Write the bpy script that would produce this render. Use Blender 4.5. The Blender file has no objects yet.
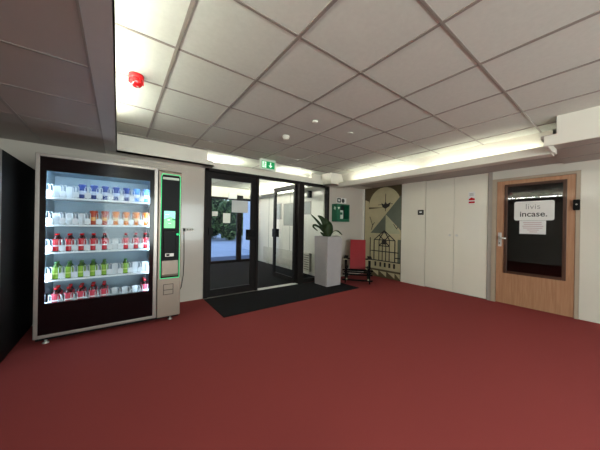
import bpy, math, random
from mathutils import Vector, Matrix
random.seed(7)
C = bpy.context.scene.collection
S = bpy.context.scene
PI = math.pi

# ------------------------------------------------------------------ camera, world, exposure
cam_data = bpy.data.cameras.new('camera')
cam = bpy.data.objects.new('camera', cam_data)
C.objects.link(cam)
RT = Vector((0.80269286, -0.5961528, 0.01691183))
UP = Vector((-0.01319489, 0.0105979, 0.99985678))
FW = Vector((0.59624665, 0.80280105, -0.00064069))
cam.matrix_world = Matrix(((RT.x, UP.x, -FW.x, 0), (RT.y, UP.y, -FW.y, 0), (RT.z, UP.z, -FW.z, 1.30), (0, 0, 0, 1)))
cam_data.sensor_width = 36
cam_data.lens = 36 * 245.1 / 600
cam_data.clip_start = 0.02
S.camera = cam
w = bpy.data.worlds.new('dusk_sky')
S.world = w
w.use_nodes = True
nt = w.node_tree
bg = nt.nodes['Background']
tc = nt.nodes.new('ShaderNodeTexCoord')
sx = nt.nodes.new('ShaderNodeSeparateXYZ')
rp = nt.nodes.new('ShaderNodeValToRGB')
rp.color_ramp.elements[0].position = 0.0
rp.color_ramp.elements[0].color = (0.72, 0.80, 0.93, 1)
rp.color_ramp.elements[1].position = 0.7
rp.color_ramp.elements[1].color = (0.42, 0.57, 0.90, 1)
nt.links.new(tc.outputs['Generated'], sx.inputs[0])
nt.links.new(sx.outputs['Z'], rp.inputs[0])
nt.links.new(rp.outputs[0], bg.inputs[0])
bg.inputs[1].default_value = 1.5
S.view_settings.view_transform = 'Standard'
S.view_settings.look = 'None'
S.view_settings.gamma = 1
S.view_settings.use_curve_mapping = False
S.view_settings.exposure = 0.4
TUBE = 48.0          # emission of the fluorescent tubes
LED = 32.0            # emission of the light strips in the drinks machine

FILL_DAY = 178.0          # added fill light at an invented window behind the viewer, watts
al = bpy.data.lights.new('fill_daylight', 'AREA'); al.shape = 'RECTANGLE'; al.size = 3.7; al.size_y = 1.7
al.energy = FILL_DAY; al.color = (0.87, 1.0, 0.97)
ao = bpy.data.objects.new('fill_daylight', al); C.objects.link(ao)
ao.location = (1.45, -3.42, 1.335); ao.rotation_euler = (PI/2, 0, 0)

# ------------------------------------------------------------------ materials
def srgb(r, g, b):
    f = lambda c: (c / 255 / 12.92) if c <= 10 else ((c / 255 + 0.055) / 1.055) ** 2.4
    return (f(r), f(g), f(b), 1)
def mat(name, col, rough=0.6, metal=0.0, var=0.06, scale=8.0, bump=0.0, bscale=60.0, spec=0.5, trans=0.0, alpha=1.0, emit=None, es=0.0, ior=1.45, stretch=None, coat=0.0):
    m = bpy.data.materials.new(name)
    m.use_nodes = True
    t = m.node_tree
    b = t.nodes['Principled BSDF']
    c = srgb(*col)
    co = t.nodes.new('ShaderNodeTexCoord')
    mp = t.nodes.new('ShaderNodeMapping')
    t.links.new(co.outputs['Object'], mp.inputs[0])
    if stretch: mp.inputs['Scale'].default_value = stretch
    n = t.nodes.new('ShaderNodeTexNoise')
    n.inputs['Scale'].default_value = scale
    n.inputs['Detail'].default_value = 4
    t.links.new(mp.outputs[0], n.inputs['Vector'])
    r = t.nodes.new('ShaderNodeValToRGB')
    lo = tuple(x * (1 - var) for x in c[:3]) + (1,)
    hi = tuple(min(1, x * (1 + var)) for x in c[:3]) + (1,)
    r.color_ramp.elements[0].position = 0.3
    r.color_ramp.elements[0].color = lo
    r.color_ramp.elements[1].position = 0.7
    r.color_ramp.elements[1].color = hi
    t.links.new(n.outputs[0], r.inputs[0])
    t.links.new(r.outputs[0], b.inputs['Base Color'])
    b.inputs['Roughness'].default_value = rough
    b.inputs['Metallic'].default_value = metal
    b.inputs['Specular IOR Level'].default_value = spec
    b.inputs['IOR'].default_value = ior
    b.inputs['Transmission Weight'].default_value = trans
    b.inputs['Alpha'].default_value = alpha
    b.inputs['Coat Weight'].default_value = coat
    if emit:
        b.inputs['Emission Color'].default_value = srgb(*emit)
        b.inputs['Emission Strength'].default_value = es
    if bump:
        n2 = t.nodes.new('ShaderNodeTexNoise')
        n2.inputs['Scale'].default_value = bscale
        n2.inputs['Detail'].default_value = 3
        t.links.new(mp.outputs[0], n2.inputs['Vector'])
        bp = t.nodes.new('ShaderNodeBump')
        bp.inputs['Strength'].default_value = bump
        bp.inputs['Distance'].default_value = 0.004
        t.links.new(n2.outputs[0], bp.inputs['Height'])
        t.links.new(bp.outputs[0], b.inputs['Normal'])
    return m
def glass_mat(name, tint=(1, 1, 1), refl=0.5):
    m = bpy.data.materials.new(name)
    m.use_nodes = True
    t = m.node_tree
    t.nodes.remove(t.nodes['Principled BSDF'])
    out = t.nodes['Material Output']
    tr = t.nodes.new('ShaderNodeBsdfTransparent')
    tr.inputs[0].default_value = (*tint, 1)
    gl = t.nodes.new('ShaderNodeBsdfGlossy')
    gl.inputs['Roughness'].default_value = 0.02
    fr = t.nodes.new('ShaderNodeFresnel')
    fr.inputs[0].default_value = 1.5
    mu = t.nodes.new('ShaderNodeMath')
    mu.operation = 'MULTIPLY'
    mu.inputs[1].default_value = refl
    t.links.new(fr.outputs[0], mu.inputs[0])
    mx = t.nodes.new('ShaderNodeMixShader')
    t.links.new(mu.outputs[0], mx.inputs[0])
    t.links.new(tr.outputs[0], mx.inputs[1])
    t.links.new(gl.outputs[0], mx.inputs[2])
    t.links.new(mx.outputs[0], out.inputs[0])
    return m
def wood_mat(name, col, dark):
    m = mat(name, col, rough=0.45, var=0.0, coat=0.1)
    t = m.node_tree
    b = t.nodes['Principled BSDF']
    co = t.nodes.new('ShaderNodeTexCoord')
    mp = t.nodes.new('ShaderNodeMapping')
    mp.inputs['Scale'].default_value = (14, 14, 0.9)
    t.links.new(co.outputs['Object'], mp.inputs[0])
    n = t.nodes.new('ShaderNodeTexNoise')
    n.inputs['Scale'].default_value = 3
    n.inputs['Detail'].default_value = 6
    n.inputs['Distortion'].default_value = 0.6
    t.links.new(mp.outputs[0], n.inputs['Vector'])
    r = t.nodes.new('ShaderNodeValToRGB')
    r.color_ramp.elements[0].position = 0.3
    r.color_ramp.elements[0].color = srgb(*dark)
    r.color_ramp.elements[1].position = 0.65
    r.color_ramp.elements[1].color = srgb(*col)
    t.links.new(n.outputs[0], r.inputs[0])
    t.links.new(r.outputs[0], b.inputs['Base Color'])
    return m
M = {}
M['carpet'] = mat('red_carpet', (148, 67, 65), rough=0.95, var=0.10, scale=260, bump=0.6, bscale=500, spec=0.1)
M['mat'] = mat('black_mat', (30, 29, 31), rough=0.95, var=0.25, scale=180, bump=0.6, bscale=300, spec=0.1)
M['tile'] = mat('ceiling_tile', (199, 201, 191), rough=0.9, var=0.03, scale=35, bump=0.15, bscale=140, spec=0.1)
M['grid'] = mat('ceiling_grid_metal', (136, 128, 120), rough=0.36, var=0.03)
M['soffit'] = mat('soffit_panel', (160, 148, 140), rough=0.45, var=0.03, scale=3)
M['strip'] = mat('soffit_edge_strip', (176, 172, 168), rough=0.35, var=0.02)
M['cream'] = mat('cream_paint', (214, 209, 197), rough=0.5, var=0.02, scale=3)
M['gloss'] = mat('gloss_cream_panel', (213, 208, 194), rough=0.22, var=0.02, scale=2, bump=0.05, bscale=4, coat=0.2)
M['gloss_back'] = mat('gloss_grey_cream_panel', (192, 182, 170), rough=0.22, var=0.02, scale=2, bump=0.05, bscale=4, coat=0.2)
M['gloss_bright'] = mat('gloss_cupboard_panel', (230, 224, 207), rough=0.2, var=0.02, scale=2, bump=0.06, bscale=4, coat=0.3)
M['white'] = mat('white_paint', (224, 220, 208), rough=0.5, var=0.02, scale=3)
M['jamb'] = mat('door_jamb_paint', (172, 156, 136), rough=0.45, var=0.03)
M['greywall'] = mat('grey_post_paint', (160, 152, 142), rough=0.5, var=0.03)
M['seam'] = mat('dark_seam', (70, 64, 58), rough=0.8)
M['frame'] = mat('black_door_frame', (26, 22, 21), rough=0.5, var=0.06, spec=0.15)
M['alu'] = mat('brushed_aluminium', (160, 152, 145), rough=0.35, metal=0.7, var=0.05, scale=30)
M['beige_metal'] = mat('beige_machine_metal', (148, 134, 120), rough=0.38, metal=0.35, var=0.03)
M['bezel'] = mat('black_gloss_bezel', (14, 7, 9), rough=0.12, var=0.05, spec=0.35)
M['black'] = mat('black_plastic', (12, 11, 11), rough=0.45, var=0.1, spec=0.15)
M['matte_black'] = mat('matte_black_casing', (9, 8, 9), rough=0.5, var=0.1, spec=0.12)
M['interior'] = mat('cabinet_interior', (138, 158, 170), rough=0.5, var=0.02)
M['shelf'] = mat('white_shelf', (225, 235, 240), rough=0.3, var=0.02)
M['led'] = mat('led_strip', (230, 245, 255), emit=(205, 232, 255), es=LED)
M['green_led'] = mat('green_led', (60, 200, 130), emit=(40, 215, 130), es=0.55)
M['tube'] = mat('fluorescent_tube', (255, 250, 240), emit=(246,250,240), es=TUBE)
M['tube_dim'] = mat('dimmed_fluorescent_tube', (255, 250, 240), emit=(246, 249, 238), es=TUBE*0.27)  # emission turned down so the right cove does not burn out
M['tube_fill'] = mat('added_vestibule_tube', (255, 250, 240), emit=(246, 249, 238), es=TUBE*6.5)  # strong emission for the fill lamps added in the vestibule
M['glass'] = glass_mat('clear_glass', (0.97, 0.98, 0.98), 0.15)
M['mglass'] = glass_mat('machine_glass', (0.98, 0.99, 0.99), 0.2)
M['dglass'] = glass_mat('dark_door_glass', (0.7, 0.7, 0.7), 1.0)
M['wood'] = wood_mat('beech_door', (176, 132, 100), (160, 116, 84))
M['darkwood'] = wood_mat('brown_bead', (80, 50, 34), (60, 38, 26))
M['chrome'] = mat('satin_steel', (214, 212, 206), rough=0.3, metal=0.5)
M['paper'] = mat('white_paper', (222, 220, 216), rough=0.7, var=0.01)
M['sign'] = mat('white_sign', (226, 224, 218), rough=0.45, var=0.01)
M['ink'] = mat('dark_ink', (60, 58, 56), rough=0.6)
M['grey_ink'] = mat('grey_ink', (150, 148, 144), rough=0.6)
M['pink_ink'] = mat('pink_ink', (196, 168, 168), rough=0.6)
M['red'] = mat('red_plastic', (205, 30, 34), rough=0.3, var=0.04)
M['red_dark'] = mat('red_lens', (190, 18, 24), rough=0.12, var=0.04, coat=0.5)
M['chair_red'] = mat('red_lacquer', (150, 30, 38), rough=0.45, var=0.04)
M['chair_black'] = mat('black_lacquer', (11, 9, 10), rough=0.6, var=0.1, spec=0.06)
M['chair_end'] = mat('pale_end', (170, 160, 130), rough=0.5)
M['planter'] = mat('planter_grey', (166, 160, 160), rough=0.35, var=0.04, scale=5)
M['soil'] = mat('potting_soil', (48, 36, 28), rough=1, var=0.3, scale=60)
M['leaf'] = mat('dark_leaf', (38, 54, 26), rough=0.5, var=0.25, scale=20, spec=0.25)
M['pale_leaf'] = mat('pale_leaf', (196, 196, 178), rough=0.5, var=0.1, scale=20)
M['aed'] = mat('green_cabinet', (18, 96, 66), rough=0.4, var=0.05)
M['aed_dark'] = mat('dark_cabinet_inside', (16, 30, 24), rough=0.6)
M['exit_green'] = mat('exit_green', (0, 140, 80), rough=0.4, emit=(0, 150, 84), es=0.35)
M['exit_white'] = mat('exit_white', (225, 240, 225), rough=0.4, emit=(200, 255, 215), es=0.5)
M['exit_body'] = mat('exit_casing', (205, 215, 200), rough=0.5)
M['screen'] = mat('screen_mint', (110, 220, 190), rough=0.2, emit=(120, 225, 190), es=0.75)
M['screen2'] = mat('screen_green', (70, 200, 100), rough=0.2, emit=(80, 215, 105), es=0.75)
M['pave'] = mat('outdoor_paving', (160, 176, 196), rough=0.8, var=0.08, scale=1.2)
M['pave_dark'] = mat('outdoor_dark_paving', (70, 84, 106), rough=0.8, var=0.08, scale=1.2)
M['bluewall'] = mat('pale_outdoor_wall', (190, 205, 225), rough=0.7)
M['bush'] = mat('hedge_leaf', (98, 124, 76), rough=0.6, var=0.5, scale=5)
M['bush_core'] = mat('hedge_core', (34, 48, 30), rough=0.9, var=0.3)
M['bark'] = mat('bark', (70, 55, 42), rough=0.9)
M['radiator'] = mat('radiator_enamel', (206, 200, 184), rough=0.4)
M['poster'] = mat('grey_notice', (150, 152, 146), rough=0.3, var=0.10, scale=4)
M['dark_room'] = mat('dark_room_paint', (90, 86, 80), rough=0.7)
M['mural_cream'] = mat('mural_cream', (186, 176, 140), rough=0.5, var=0.06, scale=6)
M['mural_dark'] = mat('mural_dark', (84, 72, 48), rough=0.5, var=0.1)
M['mural_green'] = mat('mural_grey_green', (98, 104, 90), rough=0.5, var=0.06)
M['mural_light'] = mat('mural_pale_green', (168, 168, 136), rough=0.5, var=0.05)
M['mural_black'] = mat('mural_black', (34, 30, 26), rough=0.5)
M['clear'] = mat('frosted_acrylic', (235, 244, 250), rough=0.25, var=0.02, alpha=0.75)
M['silver'] = mat('can_silver', (215, 222, 228), rough=0.25, metal=0.6)
M['cola'] = mat('cola_liquid', (60, 18, 20), rough=0.1, coat=0.5)
M['lime'] = mat('green_bottle', (60, 96, 40), rough=0.12, coat=0.5)

# ------------------------------------------------------------------ mesh helpers
ORG = {}
class MB:
    """collects shapes (world or local coordinates) and links them as one mesh"""
    def __init__(s): s.v, s.f, s.m, s.sm = [], [], [], []
    def add(s, vs, fs, mi=0, smooth=False):
        o = len(s.v)
        s.v += [tuple(v) for v in vs]
        for f in fs:
            s.f.append([i + o for i in f]); s.m.append(mi); s.sm.append(smooth)
        return s
    def box(s, x0, y0, z0, x1, y1, z1, mi=0):
        if x0 > x1: x0, x1 = x1, x0
        if y0 > y1: y0, y1 = y1, y0
        if z0 > z1: z0, z1 = z1, z0
        v = [(x0,y0,z0),(x1,y0,z0),(x1,y1,z0),(x0,y1,z0),(x0,y0,z1),(x1,y0,z1),(x1,y1,z1),(x0,y1,z1)]
        return s.add(v, [(0,3,2,1),(4,5,6,7),(0,1,5,4),(1,2,6,5),(2,3,7,6),(3,0,4,7)], mi)
    def obox(s, c, ax, ay, az, hx, hy, hz, mi=0):
        c, ax, ay, az = Vector(c), Vector(ax), Vector(ay), Vector(az)
        v = [c + ax*hx*i + ay*hy*j + az*hz*k for k in (-1,1) for i, j in ((-1,-1),(1,-1),(1,1),(-1,1))]
        return s.add(v, [(0,3,2,1),(4,5,6,7),(0,1,5,4),(1,2,6,5),(2,3,7,6),(3,0,4,7)], mi)
    def bar(s, a, b, wd, th=None, mi=0, up=(0,0,1)):
        a, b = Vector(a), Vector(b)
        d = (b - a); L = d.length; d.normalize()
        u = Vector(up)
        if abs(d.dot(u)) > 0.95: u = Vector((1,0,0))
        sd = d.cross(u).normalized(); u2 = sd.cross(d)
        return s.obox((a+b)/2, d, sd, u2, L/2, wd/2, (th or wd)/2, mi)
    def lathe(s, prof, c=(0,0,0), n=20, axis='z', mi=0, cap=True):
        """prof: list of (radius, height[, material])"""
        vs, fs, ms = [], [], []
        c = Vector(c)
        for p in prof:
            for k in range(n):
                a = 2*PI*k/n; x, y, z = p[0]*math.cos(a), p[0]*math.sin(a), p[1]
                if axis == 'x': x, y, z = z, x, y
                if axis == 'y': x, y, z = x, -z, y
                vs.append(c + Vector((x, y, z)))
        for i in range(len(prof)-1):
            mm = prof[i+1][2] if len(prof[i+1]) > 2 else mi
            for k in range(n):
                s.add([], [])
                fs.append(((i*n+k, i*n+(k+1)%n, (i+1)*n+(k+1)%n, (i+1)*n+k), mm))
        o = len(s.v); s.v += [tuple(v) for v in vs]
        for f, mm in fs:
            s.f.append([i+o for i in f]); s.m.append(mm); s.sm.append(True)
        if cap:
            s.f.append([o+k for k in range(n)][::-1]); s.m.append(prof[0][2] if len(prof[0])>2 else mi); s.sm.append(False)
            l = len(prof)-1
            s.f.append([o+l*n+k for k in range(n)]); s.m.append(prof[l][2] if len(prof[l])>2 else mi); s.sm.append(False)
        return s
    def tube(s, pts, r, n=8, mi=0):
        pts = [Vector(p) for p in pts]
        rings = []
        for i, p in enumerate(pts):
            d = (pts[min(i+1, len(pts)-1)] - pts[max(i-1, 0)]).normalized()
            u = Vector((0,0,1)) if abs(d.z) < 0.9 else Vector((1,0,0))
            a = d.cross(u).normalized(); b = d.cross(a)
            rr = r[i] if isinstance(r, (list, tuple)) else r
            rings.append([p + a*rr*math.cos(2*PI*k/n) + b*rr*math.sin(2*PI*k/n) for k in range(n)])
        o = len(s.v)
        for rg in rings: s.v += [tuple(v) for v in rg]
        for i in range(len(pts)-1):
            for k in range(n):
                s.f.append([o+i*n+k, o+i*n+(k+1)%n, o+(i+1)*n+(k+1)%n, o+(i+1)*n+k]); s.m.append(mi); s.sm.append(True)
        s.f.append([o+k for k in range(n)]); s.m.append(mi); s.sm.append(False)
        s.f.append([o+(len(pts)-1)*n+k for k in range(n)]); s.m.append(mi); s.sm.append(False)
        return s
    def prism(s, poly, d0, d1, plane='yz', mi=0):
        """extrude a 2-D outline; plane yz -> thickness along x, xz -> along y, xy -> along z"""
        n = len(poly)
        def P(a, b, d):
            return {'yz': (d, a, b), 'xz': (a, d, b), 'xy': (a, b, d)}[plane]
        v = [P(a, b, d0) for a, b in poly] + [P(a, b, d1) for a, b in poly]
        f = [list(range(n)), list(range(2*n-1, n-1, -1))] + [[i, (i+1)%n, n+(i+1)%n, n+i] for i in range(n)]
        return s.add(v, f, mi)
    def build(s, name, mats, parent=None, loc=None, bevel=0.0, seg=2):
        if not isinstance(mats, (list, tuple)): mats = [mats]
        if parent is not None:
            org = ORG.get(parent.name, Vector((0,0,0)))
        elif loc is None:
            xs = [v[0] for v in s.v]; ys = [v[1] for v in s.v]; zs = [v[2] for v in s.v]
            org = Vector(((min(xs)+max(xs))/2, (min(ys)+max(ys))/2, min(zs)))
        else: org = Vector(loc)
        me = bpy.data.meshes.new(name)
        me.from_pydata([tuple(Vector(v)-org) for v in s.v], [], s.f)
        for m in mats: me.materials.append(m)
        me.polygons.foreach_set('material_index', s.m)
        me.polygons.foreach_set('use_smooth', s.sm)
        me.update()
        import bmesh
        bm = bmesh.new(); bm.from_mesh(me)
        bmesh.ops.recalc_face_normals(bm, faces=bm.faces)
        bm.to_mesh(me); bm.free()
        o = bpy.data.objects.new(name, me)
        C.objects.link(o)
        if parent is not None:
            o.parent = parent
            ORG[o.name] = org
        else:
            o.location = org
            ORG[o.name] = org
        if bevel:
            b = o.modifiers.new('bevel', 'BEVEL'); b.width = bevel; b.segments = seg; b.limit_method = 'ANGLE'; b.angle_limit = math.radians(40)
        return o
def tag(o, label=None, cat=None, group=None, kind=None):
    if label: o['label'] = label
    if cat: o['category'] = cat
    if group: o['group'] = group
    if kind: o['kind'] = kind
    return o
def thing(name, label, cat, loc=(0,0,0), rz=0, group=None, kind=None, local=False):
    o = bpy.data.objects.new(name, None)
    C.objects.link(o)
    o.location = loc; o.rotation_euler = (0, 0, rz); o.empty_display_size = 0.1
    ORG[o.name] = Vector((0,0,0)) if local else Vector(loc)
    return tag(o, label, cat, group, kind)
def struct(name, mb, m, label=None, cat=None, bevel=0):
    return tag(mb.build(name, m, None, (0,0,0), bevel=bevel), label, cat, kind='structure')
def B(*a, **k): return MB().box(*a, **k)

A, R, H = 4.375, 5.38, 2.5      # wall behind the glass doors (y), cabinet wall (x), ceiling height

# ------------------------------------------------------------------ room shell
struct('floor', B(-1.75, -3.3, -0.1, R+0.1, A, 0), M['carpet'], 'dark red carpet floor of the lobby', 'floor')
mb = MB()
mb.box(-1.85, A, -0.1, 1.20, A+0.12, 2.6)
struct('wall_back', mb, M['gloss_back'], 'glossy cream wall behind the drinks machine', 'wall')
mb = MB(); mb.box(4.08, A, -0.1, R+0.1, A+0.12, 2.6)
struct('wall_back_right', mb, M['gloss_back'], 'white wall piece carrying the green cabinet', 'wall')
struct('wall_left', B(-1.85, -3.3, -0.1, -1.75, A, 2.6), M['cream'], 'cream side wall left of the machines', 'wall')
mb = MB()
mb.box(-1.85, -3.4, -0.1, R+0.2, -3.3, 0.45); mb.box(-1.85, -3.4, 2.22, R+0.2, -3.3, 2.6)
for a, b in ((-1.85, -0.45), (3.35, R+0.2)): mb.box(a, -3.4, 0.45, b, -3.3, 2.22)
struct('wall_front', mb, M['cream'], 'cream wall behind the viewer with an added window opening', 'wall')
mb = MB()
a, b = -0.45, 3.35
mb.box(a, -3.38, 0.45, a+0.05, -3.32, 2.22); mb.box(b-0.05, -3.38, 0.45, b, -3.32, 2.22); mb.box(a, -3.38, 0.45, b, -3.32, 0.5); mb.box(a, -3.38, 2.17, b, -3.32, 2.22)
for x in (0.8, 2.1): mb.box(x-0.03, -3.38, 0.5, x+0.03, -3.32, 2.17)
struct('added_window', mb, M['white'], 'white frame of the added window behind the viewer', 'window')  # unseen window, added as a source for the fill light
mb = MB()
mb.box(R, -3.3, -0.1, R+0.12, 0.43, 2.6)
mb.box(R, 0.43, 2.165, R+0.12, 1.475, 2.6)
mb.box(R+0.1, 1.41, 2.0, R+0.12, 1.475, 2.165)
struct('wall_right', mb, M['gloss'], 'glossy cream wall right of the beech door', 'wall')
mb = MB(); mb.box(R-0.01, 1.475, -0.1, R+0.12, 1.535, 2.6)
struct('trim_1', mb, M['greywall'], 'grey post between the cupboards and the beech door', 'post')
mb = MB(); mb.box(R+0.1, 1.535, -0.1, R+0.35, 4.5, 2.6)
struct('wall_right_far', mb, M['greywall'], 'wall behind the cupboards and the mural', 'wall')

# suspended ceiling: tiles and metal grid
struct('ceiling', B(-1.75, -3.3, H, R+0.1, 8.2, H+0.1), M['tile'], 'suspended ceiling of grey white square tiles', 'ceiling')
mb = MB()
gx = [0.31+0.6*i for i in range(0, 7)]
gy = [0.07+0.6*i for i in range(-5, 7)]
for x in gx: mb.box(x-0.011, -3.3, H-0.005, x+0.011, 4.10, H+0.01)
for y in gy: mb.box(-0.25, y-0.009, H-0.004, 4.2, y+0.009, H+0.01)
mb.box(-0.25, 4.09, H-0.012, 4.0, 4.11, H+0.01)
struct('trim_2', mb, M['grid'], 'metal grid between the ceiling tiles', 'ceiling grid')

# left lowered soffit with its cove
mb = MB()
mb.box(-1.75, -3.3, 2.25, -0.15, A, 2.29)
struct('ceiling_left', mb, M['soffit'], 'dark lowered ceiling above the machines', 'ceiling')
mb = MB()
mb.box(-0.15, -3.3, 2.247, -0.025, 4.17, 2.285)
mb.box(-0.033, -3.3, 2.247, -0.025, 4.17, 2.31)
struct('trim_3', mb, M['strip'], 'grey edge strip of the lowered ceiling', 'edge strip')
mb = MB()
for y in [2.0-0.6*i for i in range(0, 9)] + [2.62, 3.3]:
    mb.box(-1.75, y-0.007, 2.247, -0.15, y+0.012, 2.2501)
for x in (-0.75, -1.35): mb.box(x-0.012, -3.3, 2.244, x+0.012, 4.17, 2.2501)
mb.box(-0.16, -3.3, 2.245, -0.148, 4.17, 2.2501)
struct('trim_4', mb, M['grid'], 'joint strips of the lowered ceiling', 'ceiling grid')
struct('wall_cove_left', B(-0.26, -3.3, 2.29, -0.22, 4.17, H), M['white'], 'white back of the left light cove', 'cove')
# beam over the machine wall
mb = MB()
mb.box(-0.025, 4.17, 2.25, 1.17, 4.20, H)
mb.box(1.17, 4.17, 2.25, 1.28, 4.20, 2.345)
mb.box(-0.15, 4.17, 2.25, 1.28, A, 2.275)
mb.box(1.14, 4.2, 2.25, 1.17, A, H)
struct('trim_5', mb, M['cream'], 'cream bulkhead above the drinks machine', 'bulkhead')
# beam strip above glass doors
mb = MB()
mb.box(1.20, 4.35, 2.2555, 4.08, 4.42, 2.375)
mb.box(1.20, 4.42, 2.27, 4.0, 4.60, 2.291)
struct('trim_6', mb, M['cream'], 'cream beam above the glass doors', 'beam')
# bulkhead over the green cabinet and right cove
mb = MB()
mb.box(3.87, 4.05, 2.235, 4.26, 4.08, H)
mb.box(3.87, 4.08, 2.235, 3.90, A, H)
mb.box(3.87, 4.05, 2.235, 4.34, A, 2.255); mb.box(4.34, 4.05, 2.305, 5.48, A, 2.34)
mb.box(3.60, 4.425, 2.2915, 4.08, 4.455, H)
struct('trim_7', mb, M['cream'], 'cream bulkhead corner above the green cabinet', 'bulkhead')
mb = MB()
mb.add([(4.20,0.57,H),(4.20,4.05,H),(4.32,0.57,2.22),(4.32,4.05,2.22),(4.22,0.57,H),(4.22,4.05,H),(4.34,0.57,2.22),(4.34,4.05,2.22)],
       [(0,1,3,2),(4,6,7,5),(0,2,6,4),(1,5,7,3),(0,4,5,1),(2,3,7,6)])
mb.box(4.115, 0.572, 2.205, 4.34, 4.048, 2.225)
mb.box(4.10, 0.57, 2.195, 4.115, 4.05, 2.295)
mb.box(4.32, 0.57, 2.205, 4.34, 4.05, 2.32)
struct('trim_8', mb, M['cream'], 'cream light cove along the cupboard wall', 'cove')
mb = MB()
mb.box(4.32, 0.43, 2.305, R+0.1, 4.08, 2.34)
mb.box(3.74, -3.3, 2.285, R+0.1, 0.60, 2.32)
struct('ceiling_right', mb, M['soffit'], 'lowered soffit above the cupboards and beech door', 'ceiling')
mb = MB()
for x in (4.35, 4.95): mb.box(x-0.01, -3.3, 2.281, x+0.01, 0.6, 2.2851)
for y in (-0.2, -0.8, -1.4): mb.box(3.75, y-0.01, 2.281, R, y+0.01, 2.2851)
struct('trim_9', mb, M['grid'], 'joint strips of the soffit near the beech door', 'ceiling grid')
mb = MB()
mb.box(3.72, -3.3, 2.20, 3.75, 0.475, H)
mb.box(3.72, 0.475, 2.20, 3.75, 0.57, 2.31)
mb.box(3.75, 0.545, 2.20, 4.125, 0.569, 2.31); mb.box(4.125, 0.55, 2.225, 4.34, 0.569, 2.31)
struct('trim_10', mb, M['cream'], 'deeper cream bulkhead in front of the beech door', 'bulkhead')

# ------------------------------------------------------------------ vestibule
struct('floor_vestibule', B(1.0, A, -0.1, 4.2, 8.1, -0.001), M['mat'], 'dark mat floor of the vestibule', 'floor')
struct('wall_vestibule_right', B(4.05, A+0.12, -0.1, 4.2, 8.1, 2.6), M['white'], 'white right wall of the vestibule', 'wall')
struct('wall_vestibule_left', B(1.05, A+0.12, -0.1, 1.18, 8.1, 2.6), M['white'], 'white left wall of the vestibule', 'wall')
mb = MB()
mb.box(3.65, A+0.1, 2.21, 3.665, 7.9, 2.26); mb.box(3.65, A+0.1, 2.20, 4.05, 7.9, 2.22)
mb.box(3.80, A+0.1, 2.2, 3.82, 7.9, H)
struct('trim_11', mb, M['cream'], 'light cove along the vestibule wall', 'cove')
mb = MB()
for y in (5.35, 5.95, 7.2): mb.box(4.046, y-0.004, 0.0, 4.052, y+0.004, 2.2)
struct('trim_12', mb, M['seam'], 'panel joints on the vestibule wall', 'joint')
mb = MB(); mb.box(1.18, 7.97, 2.17, 4.05, 8.06, H)
struct('wall_vestibule_end', mb, M['cream'], 'cream panel above the outer doors', 'wall')
mb = MB()
for x in (1.7, 2.3, 2.9, 3.5): mb.box(x-0.01, A+0.05, H-0.004, x+0.01, 7.95, H+0.01)
for y in (5.0, 5.6, 6.2, 6.8, 7.4): mb.box(1.2, y-0.01, H-0.004, 3.8, y+0.01, H+0.01)
struct('trim_13', mb, M['grid'], 'grid of the vestibule ceiling', 'ceiling grid')

def leaf(name, label, w_, h_, loc, rz, st=(0.09, 0.09), rails=(0.12, 0.16), th=0.045, lock=True, lockside=1):
    """glazed leaf: hinge at local x=0, extends to +x"""
    t = thing(name, label, 'door', loc, rz, kind='structure', local=True)
    mb = MB()
    mb.box(0, -th/2, 0, st[0], th/2, h_); mb.box(w_-st[1], -th/2, 0, w_, th/2, h_)
    mb.box(st[0], -th/2, 0, w_-st[1], th/2, rails[0]); mb.box(st[0], -th/2, h_-rails[1], w_-st[1], th/2, h_)
    mb.build('door_frame', M['frame'], t, bevel=0.003)
    B(st[0], -0.004, rails[0], w_-st[1], 0.004, h_-rails[1]).build('pane', M['glass'], t)
    if lock:
        xl = w_-0.055
        for sg in (-1, 1):
            mb = MB(); mb.box(xl-0.115, sg*th/2, 0.98, xl+0.05, sg*(th/2+0.03), 1.18)
            mb.box(xl-0.075, sg*(th/2+0.03), 1.06, xl+0.0, sg*(th/2+0.055), 1.09)
            mb.build('lock_plate', M['black'], t, bevel=0.004)
    return t
# frame of the inner glass screen
mb = MB()
mb.box(1.19, A-0.05, 0, 1.245, A+0.06, 2.25)
mb.box(2.155, A-0.05, 0, 2.205, A+0.06, 2.25)
mb.box(3.17, A-0.055, 0, 3.32, A+0.06, 2.25)
mb.box(4.03, A-0.05, 0, 4.085, A+0.06, 2.25)
mb.box(1.19, A-0.05, 2.20, 4.085, A+0.06, 2.255)
mb.box(3.32, A-0.04, 0, 4.03, A+0.04, 0.09)
struct('trim_14', mb, M['frame'], 'black metal frame of the inner glass screen', 'door frame', bevel=0.003)
d = leaf('door_2', 'closed glass door with black frame, its pane carrying a white notice', 0.905, 2.185, (1.248, A, 0.012), 0, (0.055, 0.10), (0.125, 0.11), lock=True)
mb = MB(); mb.box(0.005, -0.055, 1.09, 0.085, -0.0226, 1.21); mb.build('hinge_box', M['black'], d, bevel=0.003)
leaf('door_3', 'open glass door with black frame swung into the vestibule', 0.93, 2.185, (3.145, A+0.03, 0.012), PI/2, (0.07, 0.09), (0.11, 0.10))
mb = MB(); mb.box(3.32, A-0.004, 0.09, 4.03, A+0.004, 2.2)
struct('window_1', mb, M['glass'], 'fixed glass pane behind the plant', 'window')
tag(B(2.21, A-0.075, 0, 3.165, A+0.06, 0.0125).build('threshold_strip', M['paper']), 'threshold strip below the glass doors, metal gleam painted pale', 'threshold')  # plain pale colour stands in for the shine on the metal
struct('trim_17', B(1.19, A-0.077, 0, 2.208, A+0.06, 0.0115), M['alu'], 'dull threshold strip below the closed glass door', 'threshold')
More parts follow.
